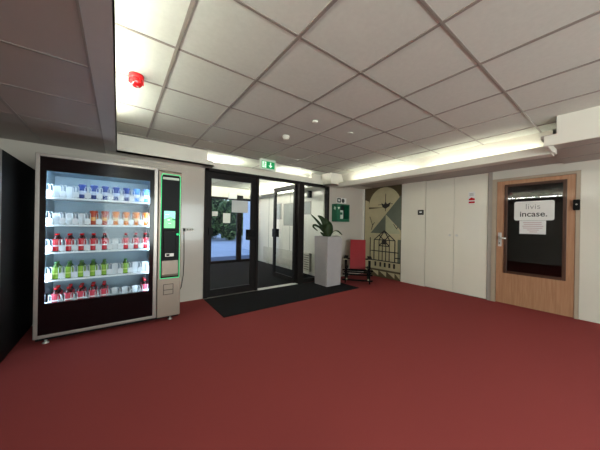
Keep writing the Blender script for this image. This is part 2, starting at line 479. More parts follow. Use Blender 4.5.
# outer doors
mb = MB()
Y8 = 8.0
mb.box(1.2, Y8-0.04, 0, 1.32, Y8+0.04, 2.17)
mb.box(2.20, Y8-0.04, 0, 2.40, Y8+0.04, 2.17)
mb.box(3.25, Y8-0.04, 0, 3.42, Y8+0.04, 2.17)
mb.box(3.93, Y8-0.04, 0, 4.05, Y8+0.04, 2.17)
mb.box(1.2, Y8-0.04, 2.10, 4.05, Y8+0.04, 2.17)
mb.box(1.2, Y8-0.04, 0, 4.05, Y8+0.04, 0.08)
struct('door_4', mb, M['frame'], 'black framed outer glass doors leading outside', 'door', bevel=0.003)
mb = MB()
for a, b in ((1.32, 2.2), (2.4, 3.25), (3.42, 3.93)): mb.box(a, Y8-0.004, 0.08, b, Y8+0.004, 2.10)
struct('window_2', mb, M['glass'], 'glass panes of the outer doors', 'window')

# ------------------------------------------------------------------ room behind the beech door
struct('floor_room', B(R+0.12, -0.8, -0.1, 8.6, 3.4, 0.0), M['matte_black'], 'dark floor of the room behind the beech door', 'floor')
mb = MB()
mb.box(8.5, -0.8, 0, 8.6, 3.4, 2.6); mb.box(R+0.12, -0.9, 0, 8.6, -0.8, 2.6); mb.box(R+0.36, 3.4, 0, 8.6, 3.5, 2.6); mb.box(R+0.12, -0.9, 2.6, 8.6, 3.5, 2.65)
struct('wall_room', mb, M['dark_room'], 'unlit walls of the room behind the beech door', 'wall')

# ------------------------------------------------------------------ outdoors
struct('ground', B(-12, 8.05, -0.12, 22, 40, -0.02), M['pave'], 'pale blue grey paving outside the doors', 'ground')
tag(B(2.2, 8.6, -0.02, 4.6, 9.6, -0.008).build('door_mat', M['pave_dark']), 'dark door mat on the paving outside the outer doors', 'mat')
mb = MB(); mb.box(5.4, 8.9, -0.02, 5.7, 12.4, 3.4)
struct('wall_outside', mb, M['bluewall'], 'pale wall outside right of the outer doors', 'wall')
def bush(x, y, r, h, label, seed):
    rnd = random.Random(seed)
    t = thing('garden_bush', label, 'bush', (x, y, -0.02), group='bushes outside the outer doors')
    c = MB()
    n, k = 14, 9
    vs, fs = [], []
    for j in range(k+1):
        th = PI*j/k
        for i in range(n):
            ph = 2*PI*i/n
            q = 0.86 + 0.12*rnd.random()
            vs.append((x + r*q*math.sin(th)*math.cos(ph), y + r*q*math.sin(th)*math.sin(ph), -0.02 + h/2 - 0.5*h*q*math.cos(th)*0.98))
    for j in range(k):
        for i in range(n): fs.append((j*n+i, j*n+(i+1)%n, (j+1)*n+(i+1)%n, (j+1)*n+i))
    c.add(vs, fs); c.build('crown', M['bush_core'], t)
    l = MB()
    for _ in range(1300):
        u = rnd.uniform(-1, 1); ph = rnd.uniform(0, 2*PI); s_ = math.sqrt(1-u*u); q = rnd.uniform(0.86, 1.03)
        p = Vector((x + r*q*s_*math.cos(ph), y + r*q*s_*math.sin(ph), max(0.0, h/2 + 0.5*h*q*u)))
        a = Vector((rnd.gauss(0,1), rnd.gauss(0,1), rnd.gauss(0,1))).normalized(); b = a.orthogonal().normalized()
        z = rnd.uniform(0.07, 0.15)
        l.add([p - a*z, p + b*z*0.5, p + a*z, p - b*z*0.5], [(0,1,2,3)])
    o = l.build('foliage', M['bush'], t)
    o['kind'] = 'stuff'
for i, (bx, by, br, bh, lb) in enumerate([
    (7.15, 19.0, 1.08, 3.3, 'green bush outside, seen at the left edge of the outer door'),
    (9.35, 19.0, 1.0, 3.1, 'green bush outside, beside the black door post'),
    (4.95, 19.0, 1.0, 3.4, 'green bush outside, mostly hidden by the door frame'),
    (11.45, 19.0, 0.98, 3.4, 'green bush outside, furthest right along the hedge'),
    (4.3, 22.0, 1.08, 4.2, 'tall green bush in the back row outside, left one'),
    (6.75, 22.0, 1.15, 4.6, 'tallest green bush outside, in the middle of the back row'),
    (9.15, 22.0, 1.08, 4.2, 'tall green bush in the back row outside, right one')]):
    bush(bx, by, br, bh, lb, i+3)

# ------------------------------------------------------------------ fluorescent tubes
def lamp(a, b, label, m='tube'):
    a, b = Vector(a), Vector(b); d = (b-a).normalized()
    t = thing('fluorescent_lamp', label, 'lamp', tuple((a+b)/2 - Vector((0,0,0.03))), group='fluorescent lamps in the light coves')
    MB().tube([a + d*0.02, b - d*0.02], 0.013, 12).build('tube', M[m], t)
    MB().bar(a, b, 0.05, 0.02).build('batten', M['white'], t).location.z = -0.024
    for p, q in ((a, a + d*0.02), (b - d*0.02, b)): MB().tube([p, q], 0.014, 12).build('end_cap', M['alu'], t)
for y0, y1, lb in ((-2.9,-1.4,'behind the viewer'), (-1.3,0.2,'above the viewer'), (0.25,1.75,'beside the red beacon, nearer the viewer'), (1.82,3.32,'beside the red beacon, nearer the machine')):
    lamp((-0.11, y0, 2.325), (-0.11, y1, 2.325), 'white fluorescent lamp in the left cove ' + lb)
lamp((4.19, 0.65, 2.262), (4.19, 2.10, 2.262), 'white fluorescent lamp in the right cove, nearer the beech door', 'tube_dim')
lamp((4.19, 2.25, 2.262), (4.19, 3.75, 2.262), 'white fluorescent lamp in the right cove, nearer the mural', 'tube_dim')
lamp((1.5, 4.75, 2.46), (1.5, 6.2, 2.46), 'unseen fill lamp added on the vestibule ceiling by its left wall', 'tube_fill')  # this lamp and the next are added out of view to brighten the vestibule
lamp((1.5, 6.4, 2.46), (1.5, 7.85, 2.46), 'unseen fill lamp added on the vestibule ceiling near the outer doors', 'tube_fill')
lamp((1.3, 4.52, 2.325), (1.9, 4.52, 2.325), 'short fluorescent lamp above the closed glass door')
lamp((2.75, 4.52, 2.325), (3.45, 4.52, 2.325), 'fluorescent lamp above the open glass door')
lamp((3.72, 4.9, 2.262), (3.72, 6.3, 2.262), 'fluorescent lamp in the vestibule cove, nearer the lobby')
lamp((3.72, 6.4, 2.262), (3.72, 7.8, 2.262), 'fluorescent lamp in the vestibule cove, nearer the outer doors')
# ------------------------------------------------------------------ beech door
t = thing('door_1', 'beech door with a large dark glass pane and steel handle', 'door', (R, 0.97, 0), kind='structure')
y0, y1 = 0.478, 1.405
mb = MB()
mb.box(R-0.012, y0, 0.008, R+0.03, 0.57, 2.115); mb.box(R-0.012, 1.29, 0.008, R+0.03, y1, 2.115)
mb.box(R-0.012, 0.57, 0.008, R+0.03, 1.29, 0.535); mb.box(R-0.012, 0.57, 2.045, R+0.03, 1.29, 2.115)
mb.build('door_panel', M['wood'], t)
mb = MB(); g = 0.042
mb.box(R-0.026, 0.563, 0.53, R+0.0, 0.563+g, 2.05); mb.box(R-0.026, 1.297-g, 0.53, R+0.0, 1.297, 2.05)
mb.box(R-0.026, 0.563+g, 0.53, R+0.0, 1.297-g, 0.53+g); mb.box(R-0.026, 0.563+g, 2.05-g, R+0.0, 1.297-g, 2.05)
mb.build('glazing_bead', M['darkwood'], t, bevel=0.004)
B(R-0.006, 0.60, 0.57, R, 1.26, 2.01).build('pane', M['dglass'], t)
mb = MB()
mb.box(R-0.02, 0.432, 0, R+0.12, 0.474, 2.12); mb.box(R-0.02, 1.41, 0, R+0.09, 1.472, 2.12); mb.box(R-0.02, 0.432, 2.12, R+0.10, 1.472, 2.162)
mb.build('door_jamb', M['jamb'], t)
hp = B(R-0.022, 1.332, 0.985, R-0.012, 1.380, 1.225).build('handle_plate', M['chrome'], t, bevel=0.004)
mb = MB(); mb.tube([(R-0.02,1.358,1.13),(R-0.065,1.358,1.13)], 0.011, 10)
mb.tube([(R-0.062,1.366,1.13),(R-0.064,1.31,1.13),(R-0.062,1.262,1.129)], [0.014,0.016,0.015], 10)
mb.build('handle', M['chrome'], t)
MB().tube([(R-0.02,1.358,1.04),(R-0.032,1.358,1.04)], 0.011, 12).build('lock_cylinder', M['black'], t)

def text(name, s_, size, mt, loc, plane='right', parent=None, bold=0.0, ext=0.0006, align='CENTER'):
    cu = bpy.data.curves.new(name, 'FONT'); cu.body = s_; cu.size = size; cu.align_x = align; cu.align_y = 'CENTER'; cu.extrude = ext; cu.offset = bold
    o = bpy.data.objects.new(name, cu); C.objects.link(o)
    bpy.context.view_layer.update()
    dg = bpy.context.evaluated_depsgraph_get()
    me = bpy.data.meshes.new_from_object(o.evaluated_get(dg)); me.materials.clear(); me.materials.append(mt)
    bpy.data.objects.remove(o)
    if plane == 'right': mtx = Matrix(((0,0,-1,0),(-1,0,0,0),(0,1,0,0),(0,0,0,1)))
    else: mtx = Matrix(((1,0,0,0),(0,0,-1,0),(0,1,0,0),(0,0,0,1)))
    org = ORG[parent.name]
    me.transform(Matrix.Translation(Vector(loc) - org) @ mtx)
    n = bpy.data.objects.new(name, me); C.objects.link(n); n.parent = parent
    return n
def rounded(y0, z0, y1, z1, r, n=5):
    p = []
    for cx, cz, a0 in ((y1-r, z1-r, 0), (y0+r, z1-r, 90), (y0+r, z0+r, 180), (y1-r, z0+r, 270)):
        for i in range(n+1):
            a = math.radians(a0 + 90*i/n); p.append((cx + r*math.cos(a), cz + r*math.sin(a)))
    return p
XS = R-0.0265
sg = thing('company_sign', 'white rounded sign reading livis incase on the beech door glass', 'sign', (XS, 0.925, 1.435))
MB().prism(rounded(0.69, 1.435, 1.165, 1.748, 0.03), XS, XS-0.004).build('sign_board', M['sign'], sg)
text('upper_lettering', 'livis', 0.125, M['grey_ink'], (XS-0.0045, 0.935, 1.655), parent=sg, bold=-0.001)
text('lower_lettering', 'incase.', 0.125, M['ink'], (XS-0.0045, 0.93, 1.535), parent=sg, bold=0.0015)
nt_ = thing('paper_notice', 'white paper with faint pink lines below the rounded sign', 'notice', (XS, 0.93, 1.215))
B(XS, 0.78, 1.215, XS-0.0015, 1.095, 1.432).build('sheet', M['paper'], nt_)
mb = MB()
for i, (a, b) in enumerate(((0.83,1.05),(0.83,1.04),(0.81,1.06),(0.82,1.05),(0.86,1.0),(0.88,0.97))):
    z = 1.405 - i*0.03; mb.box(XS-0.0015, a, z, XS-0.0022, b, z-0.011)
mb.build('printed_lines', M['pink_ink'], nt_)
rd = thing('card_reader', 'small black access reader on the jamb right of the beech door', 'card reader', (R-0.03, 0.462, 1.58))
MB().prism(rounded(0.432, 1.58, 0.500, 1.735, 0.012), R-0.03, R-0.052).build('reader_body', M['black'], rd, bevel=0.003)
MB().lathe([(0.012, 0), (0.012, 0.002)], (R-0.0542, 0.466, 1.665), 14, 'x').build('lens', M['alu'], rd)

# ------------------------------------------------------------------ cupboards along the right wall
XC = R
wp = tag(B(XC, 2.665, 0, XC+0.1, 3.225, 2.305).build('wall_panel_right', M['gloss_bright']), 'glossy cream wall panel between mural and cupboard doors', 'wall panel', kind='structure')
cu = thing('wall_cupboard', 'tall glossy cream cupboard with two doors and round knobs', 'cupboard', (XC, 2.1, 0))
B(XC+0.022, 1.537, 0.0, XC+0.1, 2.658, 2.305).build('carcass', M['seam'], cu)
for a, b, ky in ((1.54, 2.093, 2.035), (2.099, 2.655, 2.16)):
    dr = B(XC, a, 0.012, XC+0.02, b, 2.300).build('door', M['gloss_bright'], cu, bevel=0.002)
    MB().lathe([(0.012,0),(0.012,-0.012),(0.019,-0.02),(0.021,-0.028),(0.015,-0.034)], (XC, ky, 1.142), 16, 'x').build('knob', M['chrome'], dr)
sn = thing('door_plaque', 'small dark plaque with pale centre on the cream wall panel', 'plaque', (XC, 2.765, 1.57))
MB().prism(rounded(2.70, 1.565, 2.83, 1.675, 0.01), XC, XC-0.008).build('plate', M['mural_black'], sn)
MB().prism(rounded(2.735, 1.61, 2.795, 1.64, 0.012), XC-0.008, XC-0.010).build('symbol', M['sign'], sn)
st = thing('warning_sticker', 'small white and red notice near the top of the right cupboard door', 'notice', (XC, 1.795, 1.76))
B(XC, 1.74, 1.76, XC-0.0015, 1.85, 1.98).build('sheet', M['paper'], st)
mb = MB(); mb.box(XC-0.0015, 1.745, 1.765, XC-0.0022, 1.845, 1.80); mb.prism([(1.745,1.82),(1.845,1.82),(1.845,1.845),(1.80,1.875),(1.745,1.85)], XC-0.0015, XC-0.0022)
mb.build('red_print', M['red_dark'], st)
mb = MB()
for i in range(3): mb.box(XC-0.0015, 1.765, 1.955-i*0.02, XC-0.0022, 1.835, 1.947-i*0.02)
mb.build('grey_print', M['grey_ink'], st)

# ------------------------------------------------------------------ mural
XM = R+0.03
mu = MB()
MU = ['mural_dark','mural_cream','mural_green','mural_light','mural_black','gloss']
mu.box(XM, 3.235, 0.0, XM+0.06, 4.33, 2.305, 0)
e = [0]
def pl(poly, mi):
    e[0] += 1
    mu.prism(poly, XM - 0.0004*e[0], XM + 0.001, 'yz', mi)
cy, rz_ = 3.72, 1.68
arch = [(3.25, 0.42), (4.22, 0.42), (4.20, 1.75)] + [(cy + 0.47*math.cos(a), 1.80 + 0.49*math.sin(a)) for a in [math.radians(180-180*k/16) * -1 + PI for k in range(17)]][::-1] + [(3.25, 1.75)]
pl(arch, 1)
pl([(4.20, 0.42), (4.31, 0.42), (4.31, 2.0), (4.19, 1.95)], 1)
pl([(3.25, 2.06), (3.67, 1.60), (3.25, 1.20)], 2)
pl([(3.67, 1.60), (4.12, 1.12), (3.67, 1.12)], 2)
pl([(3.67, 1.60), (3.67, 1.12), (3.28, 1.12), (3.28, 1.17)], 3)
pl([(3.25, 0.42), (3.33, 0.42), (3.33, 0.98), (3.25, 0.98)], 2)
pl([(3.25, 0.20), (4.31, 0.20), (4.31, 0.42), (3.25, 0.42)], 1)
def ln(a, b, wd=0.014):
    (y0, z0), (y1, z1) = a, b
    dy, dz = y1-y0, z1-z0; L = math.hypot(dy, dz); ny, nz = -dz/L*wd/2, dy/L*wd/2
    pl([(y0+ny, z0+nz), (y1+ny, z1+nz), (y1-ny, z1-nz), (y0-ny, z0-nz)], 4)
# compass-like spiky mark at the top
ln((3.68, 2.12), (3.68, 1.68), 0.016); ln((3.90, 1.85), (3.48, 1.86), 0.012)
pl([(3.80,1.89),(3.72,1.85),(3.68,1.93),(3.64,1.85),(3.54,1.90),(3.57,1.80),(3.68,1.74),(3.77,1.79)], 4)
ln((4.15,1.55),(4.06,1.32)); ln((4.06,1.32),(4.0,1.40)); ln((4.06,1.32),(4.10,1.20))
ln((3.45,1.36),(3.36,1.24)); ln((3.36,1.24),(3.33,1.30))
# gate with gable lattice
for a, b in (((3.70,1.19),(4.0,0.95)), ((3.70,1.19),(3.40,0.95)), ((4.0,0.95),(3.40,0.95)), ((3.85,1.07),(3.55,0.80)), ((3.55,1.07),(3.85,0.80)),
             ((3.70,1.19),(3.85,0.95)), ((3.70,1.19),(3.55,0.95)), ((4.0,0.95),(4.0,0.42)), ((3.40,0.95),(3.40,0.42)),
             ((4.22,0.42),(3.26,0.42)), ((4.1,0.66),(3.3,0.66)), ((3.85,0.80),(3.55,0.80)), ((3.4,0.53),(3.26,0.53))): ln(a, b, 0.022)
for y in (3.85, 3.75, 3.65, 3.55): ln((y, 0.95), (y, 0.42), 0.014)
ln((4.12,1.0),(4.12,0.42),0.012)
pl([(3.77,0.92),(3.70,0.98),(3.63,0.92),(3.66,0.84),(3.74,0.84)], 4)
for y in (4.13, 3.95, 3.80, 3.67, 3.54, 3.41):
    pl([(y+0.022, 0.27), (y+0.022, 0.38), (y-0.022, 0.38), (y-0.022, 0.27)], 4)
# saw-tooth foot
pl([(3.25,0.0),(4.31,0.0),(4.31,0.20),(3.25,0.20)], 0)
for y in (4.28, 4.05, 3.82, 3.59, 3.38):
    pl([(y, 0.155), (y-0.20 if y > 3.4 else 3.25, 0.155), (y-0.20 if y > 3.4 else 3.25, 0.03)], 1)
mo = mu.build('mural_panel', [M[k] for k in MU])
tag(mo, 'tall arched mural panel with grey green triangles and black lattice', 'mural')
mb = MB(); mb.box(R-0.0, 4.335, 0, R+0.09, A, 2.3)
struct('trim_16', mb, M['white'], 'white edge strip left of the mural', 'edge strip')

# ------------------------------------------------------------------ drinks vending machine
FX = 3.66
vm = thing('vending_machine', 'tall glass fronted drinks vending machine lit from inside', 'vending machine', (-0.14, 4.0, 0))
mb = MB()
mb.box(-0.685, 3.70, 0.09, -0.64, 4.34, 2.0); mb.box(0.355, 3.70, 0.09, 0.41, 4.34, 2.0)
mb.box(-0.64, 3.70, 1.86, 0.355, 4.34, 2.0); mb.box(-0.64, 3.70, 0.09, 0.355, 4.34, 0.33)
mb.box(-0.64, 4.24, 0.33, 0.355, 4.34, 1.86)
mb.build('casing', M['matte_black'], vm)
mb = MB()
mb.box(-0.639, 3.73, 0.33, -0.63, 4.24, 1.86); mb.box(0.345, 3.73, 0.33, 0.354, 4.24, 1.86)
mb.box(-0.63, 4.23, 0.33, 0.345, 4.239, 1.86); mb.box(-0.63, 3.73, 1.851, 0.345, 4.23, 1.86); mb.box(-0.63, 3.73, 0.33, 0.345, 4.23, 0.339)
mb.build('lining', M['interior'], vm)
mb = MB()   # outer aluminium door frame
x0, x1, z0, z1, g = -0.692, 0.412, 0.062, 2.005, 0.034
mb.box(x0, FX-0.005, z0, x0+g, 3.70, z1); mb.box(x1-g-0.008, FX-0.005, z0, x1, 3.70, z1)
mb.box(x0+g, FX-0.005, z0, x1-g-0.008, 3.70, z0+g); mb.box(x0+g, FX-0.005, z1-g, x1-g-0.008, 3.70, z1)
mb.build('door_frame', M['alu'], vm, bevel=0.004)
mb = MB()   # black glossy surround
xa, xb, za, zb = x0+g, x1-g-0.008, z0+g, z1-g
mb.box(xa, FX+0.004, za, -0.612, 3.70, zb); mb.box(0.325, FX+0.004, za, xb, 3.70, zb)
mb.box(-0.612, FX+0.004, za, 0.325, 3.70, 0.42); mb.box(-0.612, FX+0.004, 1.828, 0.325, 3.70, zb)
mb.build('bezel', M['bezel'], vm)
B(-0.612, FX+0.008, 0.42, 0.325, FX+0.014, 1.828).build('front_glass', M['mglass'], vm)
for xs in (-0.622, 0.334):
    B(xs-0.006, 3.712, 0.36, xs+0.006, 3.724, 1.84).build('light_strip', M['led'], vm)
B(-0.60, 3.712, 1.84, 0.32, 3.724, 1.85).build('light_strip', M['led'], vm)
B(-0.68, 3.69, 0.03, 0.68, 4.32, 0.062).build('plinth', M['matte_black'], vm)
for fx in (-0.6, 0.58):
    for fy in (3.69, 4.25):
        MB().lathe([(0.028,0.0),(0.028,0.008),(0.012,0.012),(0.012,0.035)], (fx, fy, 0), 14).build('foot', M['chrome'], vm)
# payment column
mb = MB(); mb.prism([(3.63,0.06),(4.34,0.06),(4.34,1.985),(3.66,1.985),(3.63,1.96),(3.63,1.96)][:5], 0.416, 0.69)
cl = mb.build('payment_column', M['beige_metal'], vm, bevel=0.008)
mb = MB()
mb.prism([(0.452,0.575),(0.665,0.575),(0.665,1.90),(0.655,1.925),(0.462,1.925),(0.452,1.90)], 3.628, 3.634, 'xz')
mb.build('control_panel', M['black'], cl)
mb = MB()
o_ = [(0.447,0.568),(0.670,0.568),(0.670,1.905),(0.658,1.935),(0.459,1.935),(0.447,1.905)]
for i in range(6):
    a, b = o_[i], o_[(i+1)%6]; mb.tube([(a[0],3.626,a[1]),(b[0],3.626,b[1])], 0.0045, 8)
mb.build('led_outline', M['green_led'], cl)
mb = MB(); mb.box(0.463,3.622,1.865,0.654,3.628,1.895); mb.build('top_light_bar', M['exit_body'], cl)
mb = MB(); mb.box(0.482, 3.620, 1.228, 0.612, 3.628, 1.345, 1); mb.box(0.482, 3.620, 1.345, 0.612, 3.628, 1.453, 0); mb.prism([(0.482,1.345),(0.56,1.38),(0.612,1.345)], 3.6195, 3.628, 'xz', 1)
mb.build('touch_screen', [M['screen'], M['screen2']], cl)
mb = MB(); mb.box(0.52,3.6175,1.325,0.55,3.62,1.345,0); mb.box(0.575,3.6175,1.33,0.612,3.62,1.35,1); mb.box(0.53,3.6175,1.285,0.565,3.62,1.295,0); mb.box(0.49,3.6175,1.40,0.54,3.62,1.408,0)
mb.build('screen_icons', [M['exit_white'], M['exit_green']], cl)['kind'] = 'stuff'
MB().lathe([(0.016,0),(0.016,0.008),(0.010,0.012)], (0.645, 3.628, 1.145), 16, 'y').build('pay_light', M['green_led'], cl)
mb = MB(); mb.box(0.475, 3.612, 0.84, 0.625, 3.628, 1.20); mb.build('card_terminal', M['black'], cl, bevel=0.006)
mb = MB(); mb.box(0.50, 3.607, 0.855, 0.60, 3.612, 0.895); mb.build('terminal_badge', M['alu'], cl)
mb = MB(); mb.box(0.512, 3.6055, 0.862, 0.55, 3.607, 0.888); mb.build('badge_mark', M['black'], cl)
mb = MB(); mb.box(0.463, 3.62, 0.60, 0.657, 3.629, 0.80); mb.prism([(3.62,0.62),(3.59,0.60),(3.62,0.598)], 0.463, 0.657, 'yz'); mb.build('coin_tray', M['beige_metal'], cl, bevel=0.003)
mb = MB()
for q in ((0.485,0.35,0.492,0.49),(0.598,0.35,0.605,0.49),(0.485,0.483,0.605,0.49),(0.485,0.35,0.605,0.357),(0.492,0.41,0.598,0.418)):
    mb.box(q[0], 3.6275, q[1], q[2], 3.632, q[3])
mb.build('service_flap', M['seam'], cl)
# shelves
SZ = [1.555, 1.255, 0.955, 0.652, 0.350]
LX = [-0.545 + 0.1045*i for i in range(9)]
for i, z in enumerate(SZ):
    sh = MB(); sh.box(-0.628, 3.74, z-0.012, 0.343, 4.20, z)
    sh.box(-0.628, 3.735, z-0.016, 0.343, 3.742, z+0.004)
    s_o = sh.build('shelf', M['shelf'], vm)
    for j in range(10):
        xx = LX[0] + 0.1045*(j-0.5)
        g_ = MB(); g_.box(xx-0.002, 3.75, z, xx+0.002, 4.18, z+0.035)
        for q in (-0.015, 0.015):
            pts = [(xx+q-0.011, 3.748, z), (xx+q-0.011, 3.748, z+0.12), (xx+q-0.006, 3.748, z+0.140), (xx+q+0.006, 3.748, z+0.140), (xx+q+0.011, 3.748, z+0.12), (xx+q+0.011, 3.748, z)]
            g_.tube(pts, 0.0035, 6)
        g_.prism(rounded(xx-0.024, z+0.01, xx+0.024, z+0.075, 0.014), 3.7445, 3.7465, 'xz')
        g_.build('lane_divider', M['clear'], s_o)
PAD = [[0,1],[0,1,2],[5],[5,7,8],[5,6,7]]
for i, z in enumerate(SZ):
    for j in PAD[i]:
        g_ = MB(); g_.prism(rounded(LX[j]-0.031, z, LX[j]+0.031, z+0.135, 0.02), 3.80, 3.804, 'xz')
        g_.box(LX[j]-0.004, 3.804, z, LX[j]+0.004, 3.95, z+0.02)
        g_.prism(rounded(LX[j]-0.012, z+0.05, LX[j]+0.012, z+0.12, 0.01), 3.796, 3.80, 'xz')
        g_.build('lane_pusher', M['clear'], vm)
# drinks
def can_proto(name, label, body, stripe, r=0.039, h=0.172):
    t = thing(name, label, 'drink can', (0,0,0), local=True)
    MB().lathe([(r*0.8,0),(r,0.008),(r,h*0.3),(r,h*0.3001,1),(r,h*0.55,1),(r,h*0.551),(r,h-0.014),(r*0.86,h-0.003)], n=18).build('can_body', [body, stripe], t)
    MB().lathe([(r*0.86,h-0.004),(r*0.88,h),(r*0.8,h),(r*0.78,h-0.003)], n=18).build('can_lid', M['silver'], t)
    return t
def bottle_proto(name, label, liquid, lab, stripe, cap, r=0.038, h=0.20):
    t = thing(name, label, 'drink bottle', (0,0,0), local=True)
    MB().lathe([(r*0.8,0),(r,0.012),(r*0.96,h*0.28),(r,h*0.6),(r*0.9,h*0.7),(r*0.42,h*0.88),(r*0.4,h*0.93)], n=18).build('bottle_body', liquid, t)
    MB().lathe([(r*1.02,h*0.06),(r*1.02,h*0.30),(r*1.02,h*0.3001,1),(r*1.02,h*0.38,1),(r*1.02,h*0.381),(r*1.0,h*0.71)], n=18, cap=False).build('wrapper', [lab, stripe], t)
    MB().lathe([(r*0.46,h*0.925),(r*0.46,h),(r*0.4,h+0.002)], n=14).build('bottle_cap', cap, t)
    return t
def dup(o, loc, label, group):
    c = o.copy(); C.objects.link(c); c.location = loc; c['label'] = label; c['group'] = group
    for ch in list(o.children):
        k = ch.copy(); C.objects.link(k); k.parent = c
    return c
cm = lambda n, c, **k: mat(n, c, rough=0.3, var=0.05, **k)
K = {
 'blue': can_proto('drink_can', '', cm('can_blue', (40, 64, 130)), cm('can_blue_band', (190, 205, 228))),
 'sky': can_proto('drink_can', '', cm('can_sky', (90, 150, 215)), cm('can_sky_band', (225, 235, 245))),
 'orange': can_proto('drink_can', '', cm('can_orange', (222, 128, 44)), cm('can_orange_band', (240, 210, 160))),
 'tan': can_proto('drink_can', '', cm('can_brick', (176, 70, 44)), cm('can_brick_band', (232, 170, 90))),
 'red': bottle_proto('drink_bottle', '', M['cola'], cm('wrap_red', (196, 26, 44)), cm('wrap_white', (235, 220, 222)), M['red_dark']),
 'green': bottle_proto('drink_bottle', '', M['lime'], cm('wrap_green', (132, 176, 56)), cm('wrap_green2', (190, 210, 120)), cm('cap_green', (60, 110, 50)), h=0.185),
 'pink': bottle_proto('drink_bottle', '', M['cola'], cm('wrap_pink', (205, 70, 90)), cm('wrap_pink2', (245, 235, 238)), M['red_dark']),
}
ORD = ['first', 'second', 'third', 'fourth', 'fifth', 'sixth', 'seventh', 'eighth', 'ninth']
ROWN = ['top', 'second', 'middle', 'fourth', 'bottom']
DESC = {'blue': 'dark blue can with silver band', 'sky': 'light blue can with white band', 'orange': 'orange can with pale band', 'tan': 'brick red and amber can',
        'red': 'cola bottle with red wrapper', 'green': 'green bottle with lime wrapper', 'pink': 'cola bottle with pinkish red wrapper'}
rows = [['', '', 'blue', 'blue', 'blue', 'blue', 'blue', 'sky', 'sky'],
        ['', '', '', 'tan', 'tan', 'orange', 'orange', 'orange', 'orange'],
        ['red', 'red', 'red', 'red', 'red', '', 'red', 'red', 'red'],
        ['green', 'green', 'green', 'green', 'green', '', 'green', '', ''],
        ['pink', 'pink', 'pink', 'pink', 'pink', '', '', '', 'pink']]
depth = [1, 2, 2, 2, 3]
used = set()
for ri, row in enumerate(rows):
    for ci, kd in enumerate(row):
        if not kd: continue
        for dd in range(depth[ri]):
            if (ri, ci) == (3, 6) and dd: continue
            p = K[kd]
            y = 3.80 + 0.075*dd
            lab = '%s, %s shelf, %s lane from left%s' % (DESC[kd], ROWN[ri], ORD[ci], ['', ', behind another', ', hindmost'][dd])
            if depth[ri] > 1 and dd == 0 and (ri, ci) != (3, 6): lab += ', in front'
            grp = 'drinks on the %s shelf of the machine' % ROWN[ri]
            loc = (LX[ci], y, SZ[ri]+0.0005)
            if kd not in used:
                used.add(kd); p.location = loc; p['label'] = lab; p['group'] = grp
            else: dup(p, loc, lab, grp)
# small black tag inside lower left corner
MB().box(-0.609, 3.70, 0.425, -0.592, 3.708, 0.52).build('temperature_tag', M['black'], vm)

# ------------------------------------------------------------------ black machine at the far left
bmx = thing('snack_machine', 'tall black machine turned sideways at the left edge', 'vending machine', (-1.15, 3.7, 0))
B(-1.55, 3.12, 0.05, -0.815, 4.355, 1.905).build('casing', M['matte_black'], bmx, bevel=0.006)
B(-0.815, 3.195, 0.06, -0.80, 4.35, 1.90).build('door', M['matte_black'], bmx)
B(-0.815, 3.14, 0.06, -0.798, 3.19, 1.90).build('door_frame', M['alu'], bmx, bevel=0.003)
B(-1.5, 3.2, 0.0, -0.85, 4.3, 0.05).build('plinth', M['matte_black'], bmx)

# ------------------------------------------------------------------ socket and cable
sk = thing('wall_socket', 'narrow cream socket strip on the wall beside the drinks machine', 'socket', (0.945, A, 1.165))
B(0.885, A-0.018, 1.165, 1.02, A, 1.215).build('socket_body', M['white'], sk, bevel=0.004)
mb = MB()
for x in (0.925, 0.965, 1.0): mb.lathe([(0.010,0),(0.010,0.001)], (x, A-0.0188, 1.19), 12, 'y')
mb.build('socket_hole', M['seam'], sk)
MB().box(0.862, A-0.045, 1.168, 0.885, A-0.002, 1.212).build('plug', M['black'], sk, bevel=0.004)
tag(MB().tube([(0.872,A-0.03,1.17),(0.874,A-0.02,1.05),(0.880,A-0.015,0.7),(0.872,A-0.018,0.45),(0.84,A-0.03,0.25),(0.77,A-0.035,0.12)], 0.0045, 8).build('power_cable', M['black']),
    'thin black power cable hanging down beside the drinks machine', 'cable')

# ------------------------------------------------------------------ mat, planter, chair
mb = MB(); mb.prism([(1.19, 3.33), (4.06, 3.36), (4.06, 4.298), (1.19, 4.298)], 0.0, 0.011, 'xy')
tag(mb.build('entrance_mat', M['mat'], bevel=0.003), 'long black entrance mat on the red carpet before the glass doors', 'mat')
pc = Vector((3.715, 3.955, 0.011))
pt = thing('potted_plant', 'green leafy plant in a tall grey square planter', 'plant', tuple(pc))
mb = MB()
def ring(h, z): return [(pc.x-h, pc.y-h, z), (pc.x+h, pc.y-h, z), (pc.x+h, pc.y+h, z), (pc.x-h, pc.y+h, z)]
vs = ring(0.200, 0.011) + ring(0.214, 1.062) + ring(0.192, 1.062) + ring(0.190, 0.98)
fs = [(0,1,2,3)]
for k in range(3):
    for i in range(4): fs.append((k*4+i, k*4+(i+1)%4, (k+1)*4+(i+1)%4, (k+1)*4+i))
mb.add(vs, fs)
mb.build('planter', M['planter'], pt, bevel=0.006)
B(pc.x-0.1905, pc.y-0.1905, 0.97, pc.x+0.1905, pc.y+0.1905, 1.02).build('soil', M['soil'], pt)
r2 = Vector((0.803, -0.596, 0)); f2 = Vector((0.596, 0.803, 0))
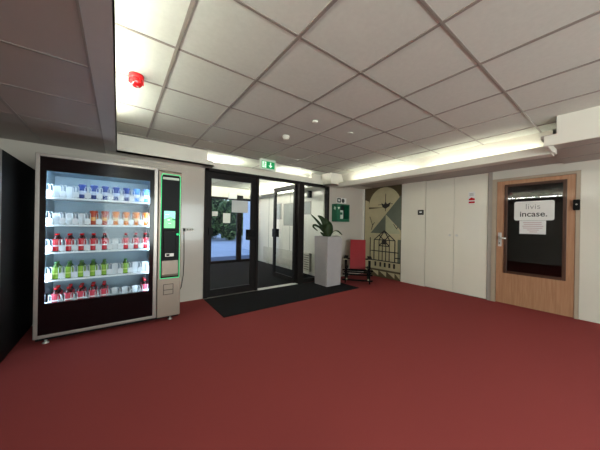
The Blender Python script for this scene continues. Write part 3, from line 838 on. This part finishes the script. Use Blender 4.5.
def plant_leaf(path, wd, m, fold=0.25, name='leaf'):
    """path: (across, deep, up) offsets from the planter top centre"""
    P = [Vector((pc.x, pc.y, 1.02)) + r2*a + f2*b + Vector((0,0,c)) for a, b, c in path]
    # resample by Catmull-Rom
    Q = []
    n = len(P)
    for i in range(n-1):
        p0, p1, p2, p3 = P[max(i-1,0)], P[i], P[i+1], P[min(i+2,n-1)]
        for s_ in range(5):
            u = s_/5
            Q.append(0.5*((2*p1) + (p2-p0)*u + (2*p0-5*p1+4*p2-p3)*u*u + (3*p1-p0-3*p2+p3)*u**3))
    Q.append(P[-1])
    vs, fs = [], []
    N = len(Q)
    for i, q in enumerate(Q):
        d = (Q[min(i+1,N-1)] - Q[max(i-1,0)]).normalized()
        side = d.cross(-f2 + Vector((0,0,0.3))).normalized()
        nn = side.cross(d).normalized()
        u = i/(N-1)
        hw = wd/2*max(0.06, math.sin(PI*min(1, u*0.92+0.06))**0.8)
        vs += [q - side*hw + nn*hw*fold, q, q + side*hw + nn*hw*fold, q - side*hw + nn*(hw*fold-0.002), q - nn*0.002, q + side*hw + nn*(hw*fold-0.002)]
    for i in range(N-1):
        a, b = i*6, (i+1)*6
        fs += [(a,a+1,b+1,b), (a+1,a+2,b+2,b+1), (a+3,b+3,b+4,a+4), (a+4,b+4,b+5,a+5), (a,b,b+3,a+3), (a+2,a+5,b+5,b+2)]
    fs += [(0,3,4,1), (1,4,5,2), tuple(6*(N-1)+k for k in (0,1,4,3)), tuple(6*(N-1)+k for k in (1,2,5,4))]
    m_ = MB(); m_.add(vs, fs, smooth=True)
    m_.build(name, m, pt)
L_ = M['leaf']
plant_leaf([(-0.02,0,0),(-0.10,0,0.18),(-0.24,-0.03,0.36),(-0.40,-0.05,0.52)], 0.060, L_)
plant_leaf([(0,0.02,0),(-0.05,0.0,0.20),(-0.13,-0.02,0.40),(-0.24,-0.03,0.49)], 0.115, L_)
plant_leaf([(0.01,0,0),(0.0,-0.02,0.15),(-0.03,-0.03,0.30),(-0.07,-0.02,0.43)], 0.15, L_)
plant_leaf([(0.03,0.03,0),(0.04,0.02,0.14),(0.03,0.0,0.28),(-0.01,0.02,0.38)], 0.13, L_)
plant_leaf([(0.0,-0.05,0),(-0.02,-0.06,0.12),(-0.03,-0.07,0.22),(0.0,-0.06,0.33)], 0.13, L_)
plant_leaf([(0.05,0,0),(0.11,-0.03,0.12),(0.20,-0.04,0.15),(0.31,-0.02,0.07)], 0.05, L_)
plant_leaf([(0.05,-0.02,0),(0.13,-0.06,0.08),(0.20,-0.07,0.09),(0.27,-0.06,0.03)], 0.06, M['pale_leaf'])
plant_leaf([(0.04,-0.04,0),(0.12,-0.05,0.13),(0.22,-0.06,0.11),(0.30,-0.07,-0.01)], 0.03, M['pale_leaf'])
plant_leaf([(-0.05,0,0),(-0.12,0,0.08),(-0.18,-0.03,0.13)], 0.05, L_)
plant_leaf([(-0.05,0.03,0.05),(-0.18,0.02,0.22),(-0.30,0.0,0.28),(-0.33,-0.01,0.24),(-0.23,-0.02,0.15)], 0.05, L_)
plant_leaf([(0.0,0.08,0),(0.05,0.12,0.15),(0.10,0.16,0.24)], 0.07, L_)

ch = thing('slat_armchair', 'black framed wooden armchair with a red board back beside the planter', 'chair', (4.50, 3.78, 0.0), math.radians(-50), local=True)
CB = M['chair_black']
def cbar(name, a, b, s_=0.032, m=None, ends=False):
    mb = MB(); mb.bar(a, b, s_, s_)
    o = mb.build(name, m or CB, ch, bevel=0.002)
    if ends:
        a, b = Vector(a), Vector(b); d = (b-a).normalized()
        e_ = MB(); e_.bar(a-d*0.003, a, s_-0.001); e_.bar(b, b+d*0.003, s_-0.001)
        e_.build('end_cap', M['chair_end'], o)
for sx_ in (-1, 1):
    cbar('leg', (sx_*0.265, -0.25, 0.012), (sx_*0.265, -0.25, 0.545))
    cbar('leg', (sx_*0.265, 0.27, 0.012), (sx_*0.265, 0.27, 0.545))
    mb = MB(); mb.bar((sx_*0.27, -0.33, 0.555), (sx_*0.27, 0.33, 0.555), 0.09, 0.018); ao = mb.build('armrest', CB, ch, bevel=0.002)
    mb = MB(); mb.bar((sx_*0.27, -0.333, 0.555), (sx_*0.27, -0.33, 0.555), 0.088, 0.018); mb.build('end_cap', M['chair_end'], ao)
    cbar('side_rail', (sx_*0.232, -0.31, 0.118), (sx_*0.232, 0.33, 0.118), ends=True)
    cbar('side_rail', (sx_*0.232, -0.29, 0.34), (sx_*0.232, 0.31, 0.30))
for y, z in ((-0.283, 0.09), (-0.283, 0.31), (0.30, 0.16), (0.237, 0.50), (-0.217, 0.20)):
    cbar('cross_rail', (-0.33, y, z), (0.33, y, z), ends=False)
mb = MB(); mb.bar((0, -0.29, 0.335), (0, 0.16, 0.255), 0.40, 0.014); mb.build('seat', CB, ch, bevel=0.002)
mb = MB(); mb.bar((0, 0.115, 0.235), (0, 0.36, 0.955), 0.365, 0.014, up=(0,1,0)); bk = mb.build('backrest', M['chair_red'], ch, bevel=0.002); bk['label'] = 'red lacquered backrest board'

# ------------------------------------------------------------------ defibrillator cabinet
ac = thing('defibrillator_cabinet', 'green wall cabinet with a dark window beside the glass screen', 'cabinet', (4.46, A, 1.40))
X0, X1, Z0, Z1, YF = 4.215, 4.665, 1.395, 1.825, 4.20
mb = MB()
mb.box(X0, YF, Z0, X0+0.015, A, Z1); mb.box(X1-0.03, YF, Z0, X1, A, Z1); mb.box(X0+0.015, YF, Z1-0.03, X1-0.03, A, Z1); mb.box(X0+0.015, YF, Z0, X1-0.03, A, Z0+0.07)
mb.box(X0+0.015, YF, Z0+0.07, X0+0.12, YF+0.012, Z1-0.03)
mb.build('cabinet_body', M['aed'], ac, bevel=0.004)
B(X0+0.015, A-0.012, Z0+0.07, X1-0.03, A-0.002, Z1-0.03).build('cabinet_back', M['aed_dark'], ac)
mb = MB(); hp_ = []
hc = (X0+0.062, Z1-0.10)
for k in range(24):
    a = 2*PI*k/24; hp_.append((hc[0] + 0.0022*16*math.sin(a)**3, hc[1] + 0.0022*(13*math.cos(a)-5*math.cos(2*a)-2*math.cos(3*a)-math.cos(4*a))))
mb.prism(hp_, YF-0.0012, YF, 'xz'); mb.build('heart_mark', M['exit_body'], ac)
mb = MB(); 
hs = [(4.30 + 0.002*math.sin(0), 0)]
mb.prism([(YF+0.03, Z1-0.09), (YF+0.09, Z1-0.06), (YF+0.10, Z1-0.12), (YF+0.05, Z1-0.15)], X0-0.0012, X0, 'yz'); mb.build('side_mark', M['exit_body'], ac)
df = thing('defibrillator', 'white and mint emergency device inside the green cabinet', 'defibrillator', (4.42, 4.28, Z0+0.07))
MB().prism(rounded(4.345, Z0+0.0705, 4.47, Z0+0.28, 0.02), 4.235, 4.34, 'xz').build('device_case', M['exit_body'], df)
B(4.37, 4.233, Z0+0.17, 4.445, 4.2355, Z0+0.23).build('display', M['aed'], df)
ap = thing('cabinet_sign', 'small white sign with black heart symbols above the green cabinet', 'sign', (4.54, A, 1.86))
x0_, x1_ = 4.38, 4.72
B(x0_, A-0.006, 1.865, x1_, A, 2.0).build('sign_board', M['sign'], ap)
mb = MB(); mb.box(x0_+0.01, A-0.008, 1.875, x0_+0.14, A-0.006, 1.99); mb.build('black_field', M['ink'], ap)
mb = MB(); mb.lathe([(0.055,0),(0.055,0.002)], (x0_+0.215, A-0.008, 1.93), 24, 'y'); mb.build('round_mark', M['ink'], ap)
mb = MB()
for hx_, sc in ((x0_+0.075, 0.0022), (x0_+0.215, 0.0020)):
    hp_ = [(hx_ + sc*16*math.sin(2*PI*k/24)**3, 1.932 + sc*(13*math.cos(2*PI*k/24)-5*math.cos(4*PI*k/24)-2*math.cos(6*PI*k/24)-math.cos(8*PI*k/24))) for k in range(24)]
    mb.prism(hp_, A-0.0098, A-0.008, 'xz')
mb.build('heart_mark', M['sign'], ap)

# ------------------------------------------------------------------ things on the ceiling
ex = thing('exit_sign', 'green lit exit sign with running figure and down arrow', 'exit sign', (2.2, 4.0, 2.30))
B(2.045, 3.985, 2.30, 2.365, 4.015, H-0.005).build('casing', M['exit_body'], ex, bevel=0.003)
B(2.075, 3.982, 2.325, 2.34, 3.985, 2.455).build('green_panel', M['exit_green'], ex)
mb = MB()
mb.box(2.085, 3.980, 2.335, 2.165, 3.982, 2.445, 0)                                   # doorway field
mb.box(2.245, 3.980, 2.375, 2.265, 3.982, 2.44, 0)                                    # arrow shaft
mb.prism([(2.215, 2.385), (2.295, 2.385), (2.255, 2.340)], 3.980, 3.982, 'xz', 0)
mb.lathe([(0.009,0),(0.009,0.002)], (2.130, 3.98, 2.430), 12, 'y', 1)
for a, b in (((2.128,2.418),(2.120,2.388)), ((2.120,2.388),(2.138,2.368)), ((2.138,2.368),(2.132,2.345)), ((2.120,2.388),(2.105,2.372)), ((2.105,2.372),(2.092,2.362)), ((2.128,2.414),(2.146,2.402)), ((2.128,2.414),(2.108,2.405))):
    mb.bar((a[0],3.979,a[1]), (b[0],3.979,b[1]), 0.006, 0.006, 1)
mb.build('pictogram', [M['exit_white'], M['exit_green']], ex)
bc = thing('fire_beacon', 'red round fire alarm beacon on the ceiling near the bright cove', 'alarm', (0.105, 2.42, 2.40))
MB().lathe([(0.054,H-2.4-0.001),(0.054,0.072),(0.050,0.066),(0.045,0.062)], (0.105,2.42,2.40), 24).build('beacon_base', M['red'], bc)
MB().lathe([(0.010,0.004),(0.030,0.010),(0.040,0.022),(0.045,0.045),(0.046,0.063)], (0.105,2.42,2.40), 24).build('beacon_lens', M['red_dark'], bc)
mb = MB()
for k in range(6):
    a = k*PI/3; mb.obox((0.105+0.046*math.cos(a), 2.42+0.046*math.sin(a), 2.448), (math.cos(a),math.sin(a),0), (-math.sin(a),math.cos(a),0), (0,0,1), 0.006, 0.007, 0.018)
mb.build('lens_rib', M['red'], bc)
MB().lathe([(0.008,0),(0.006,-0.004)], (0.115,2.40,2.402), 10).build('beacon_tip', M['alu'], bc)
sd = thing('smoke_detector', 'white domed smoke detector in the middle of the tiled ceiling', 'smoke detector', (1.81, 2.79, 2.45), group=None)
MB().lathe([(0.045,0.0495),(0.050,0.035),(0.047,0.028)], (1.81,2.79,2.45), 24).build('detector_base', M['white'], sd)
MB().lathe([(0.018,0),(0.034,0.006),(0.040,0.016),(0.040,0.028)], (1.81,2.79,2.45), 24).build('detector_head', M['white'], sd)
tag(MB().lathe([(0.030,2.499),(0.034,2.492),(0.030,2.484),(0.012,2.480)], (1.81,2.18,0), 20).build('ceiling_sensor', M['white']), 'small flat white sensor on the ceiling, nearer than the smoke detector', 'sensor')
tag(MB().lathe([(0.040,2.499),(0.040,2.495),(0.034,2.492)], (2.40,2.18,0), 20).build('blank_disc', M['tile']), 'faint flat round cap on the ceiling to the right of the white sensor', 'disc')

# ------------------------------------------------------------------ vestibule things
def sheet(name, label, x0, x1, z0, z1, y, m=None):
    return tag(B(x0, y-0.0015, z0, x1, y, z1).build(name, m or M['paper']), label, 'notice')
sheet('paper_notice', 'large white notice on the pane of the closed glass door', 1.68, 2.0, 1.51, 1.735, A+0.0065+0.0)
sheet('paper_notice', 'small white notice at the left of the outer door glass', 2.42, 2.60, 1.54, 1.69, Y8-0.005)
sheet('paper_notice', 'white notice in the middle of the outer door glass', 2.775, 3.02, 1.32, 1.645, Y8-0.005)
cs = thing('door_closer', 'dark and white door closer box above the outer doors', 'door closer', (3.16, Y8-0.04, 2.18))
B(3.20, Y8-0.12, 2.14, 3.42, Y8-0.04, 2.26).build('closer_body', M['black'], cs, bevel=0.005)
B(2.93, Y8-0.12, 2.13, 3.20, Y8-0.04, 2.33).build('sensor_head', M['paper'], cs, bevel=0.01)
dk = thing('wall_radiator', 'long low cream radiator on the vestibule wall', 'radiator', (4.0, 6.2, 0.08))
mb = MB(); mb.box(3.985, 5.20, 0.10, 4.03, 7.45, 0.545); mb.build('radiator_panel', M['radiator'], dk, bevel=0.006)
mb = MB(); mb.box(3.97, 4.92, 0.09, 4.045, 5.16, 0.56)
mb.build('convector_end', M['radiator'], dk, bevel=0.004)
mb = MB()
for k in range(7): mb.box(3.966, 4.94, 0.14+k*0.06, 3.970, 5.14, 0.155+k*0.06)
mb.build('grille', M['seam'], dk)
for yy in (5.4, 7.2): B(4.0, yy, 0.0, 4.02, yy+0.03, 0.10).build('foot', M['radiator'], dk)
def board(name, label, y0, y1, z0, z1):
    t = thing(name, label, 'notice board', (4.05, (y0+y1)/2, z0))
    B(4.035, y0, z0, 4.05, y1, z1).build('board_frame', M['alu'], t)
    B(4.032, y0+0.02, z0+0.02, 4.035, y1-0.02, z1-0.02).build('board_face', M['poster'], t)
board('notice_board', 'large grey notice board seen through the open glass door', 5.68, 6.28, 1.27, 1.93)
board('notice_board', 'narrow grey notice board further inside the vestibule, beside the large one', 6.42, 6.75, 1.46, 1.95)
board('notice_board', 'pale notice board seen through the fixed pane above the plant', 4.97, 5.32, 1.58, 1.93)
wl = thing('bracket_lamp', 'small dark bracket lamp high on the vestibule wall', 'lamp', (4.0, 5.0, 2.0))  # lamp on a dark bracket, modelled without emission
B(3.96, 4.95, 2.01, 4.05, 5.03, 2.19).build('bracket', M['black'], wl, bevel=0.004)
B(3.94, 5.03, 2.04, 4.05, 5.30, 2.17).build('housing', M['white'], wl, bevel=0.01)
tag(MB().lathe([(0.03,0),(0.03,0.02),(0.022,0.03)], (2.95, 6.05, -0.001), 16).build('door_stop', M['alu']), 'small metal door stop on the vestibule floor', 'door stop')
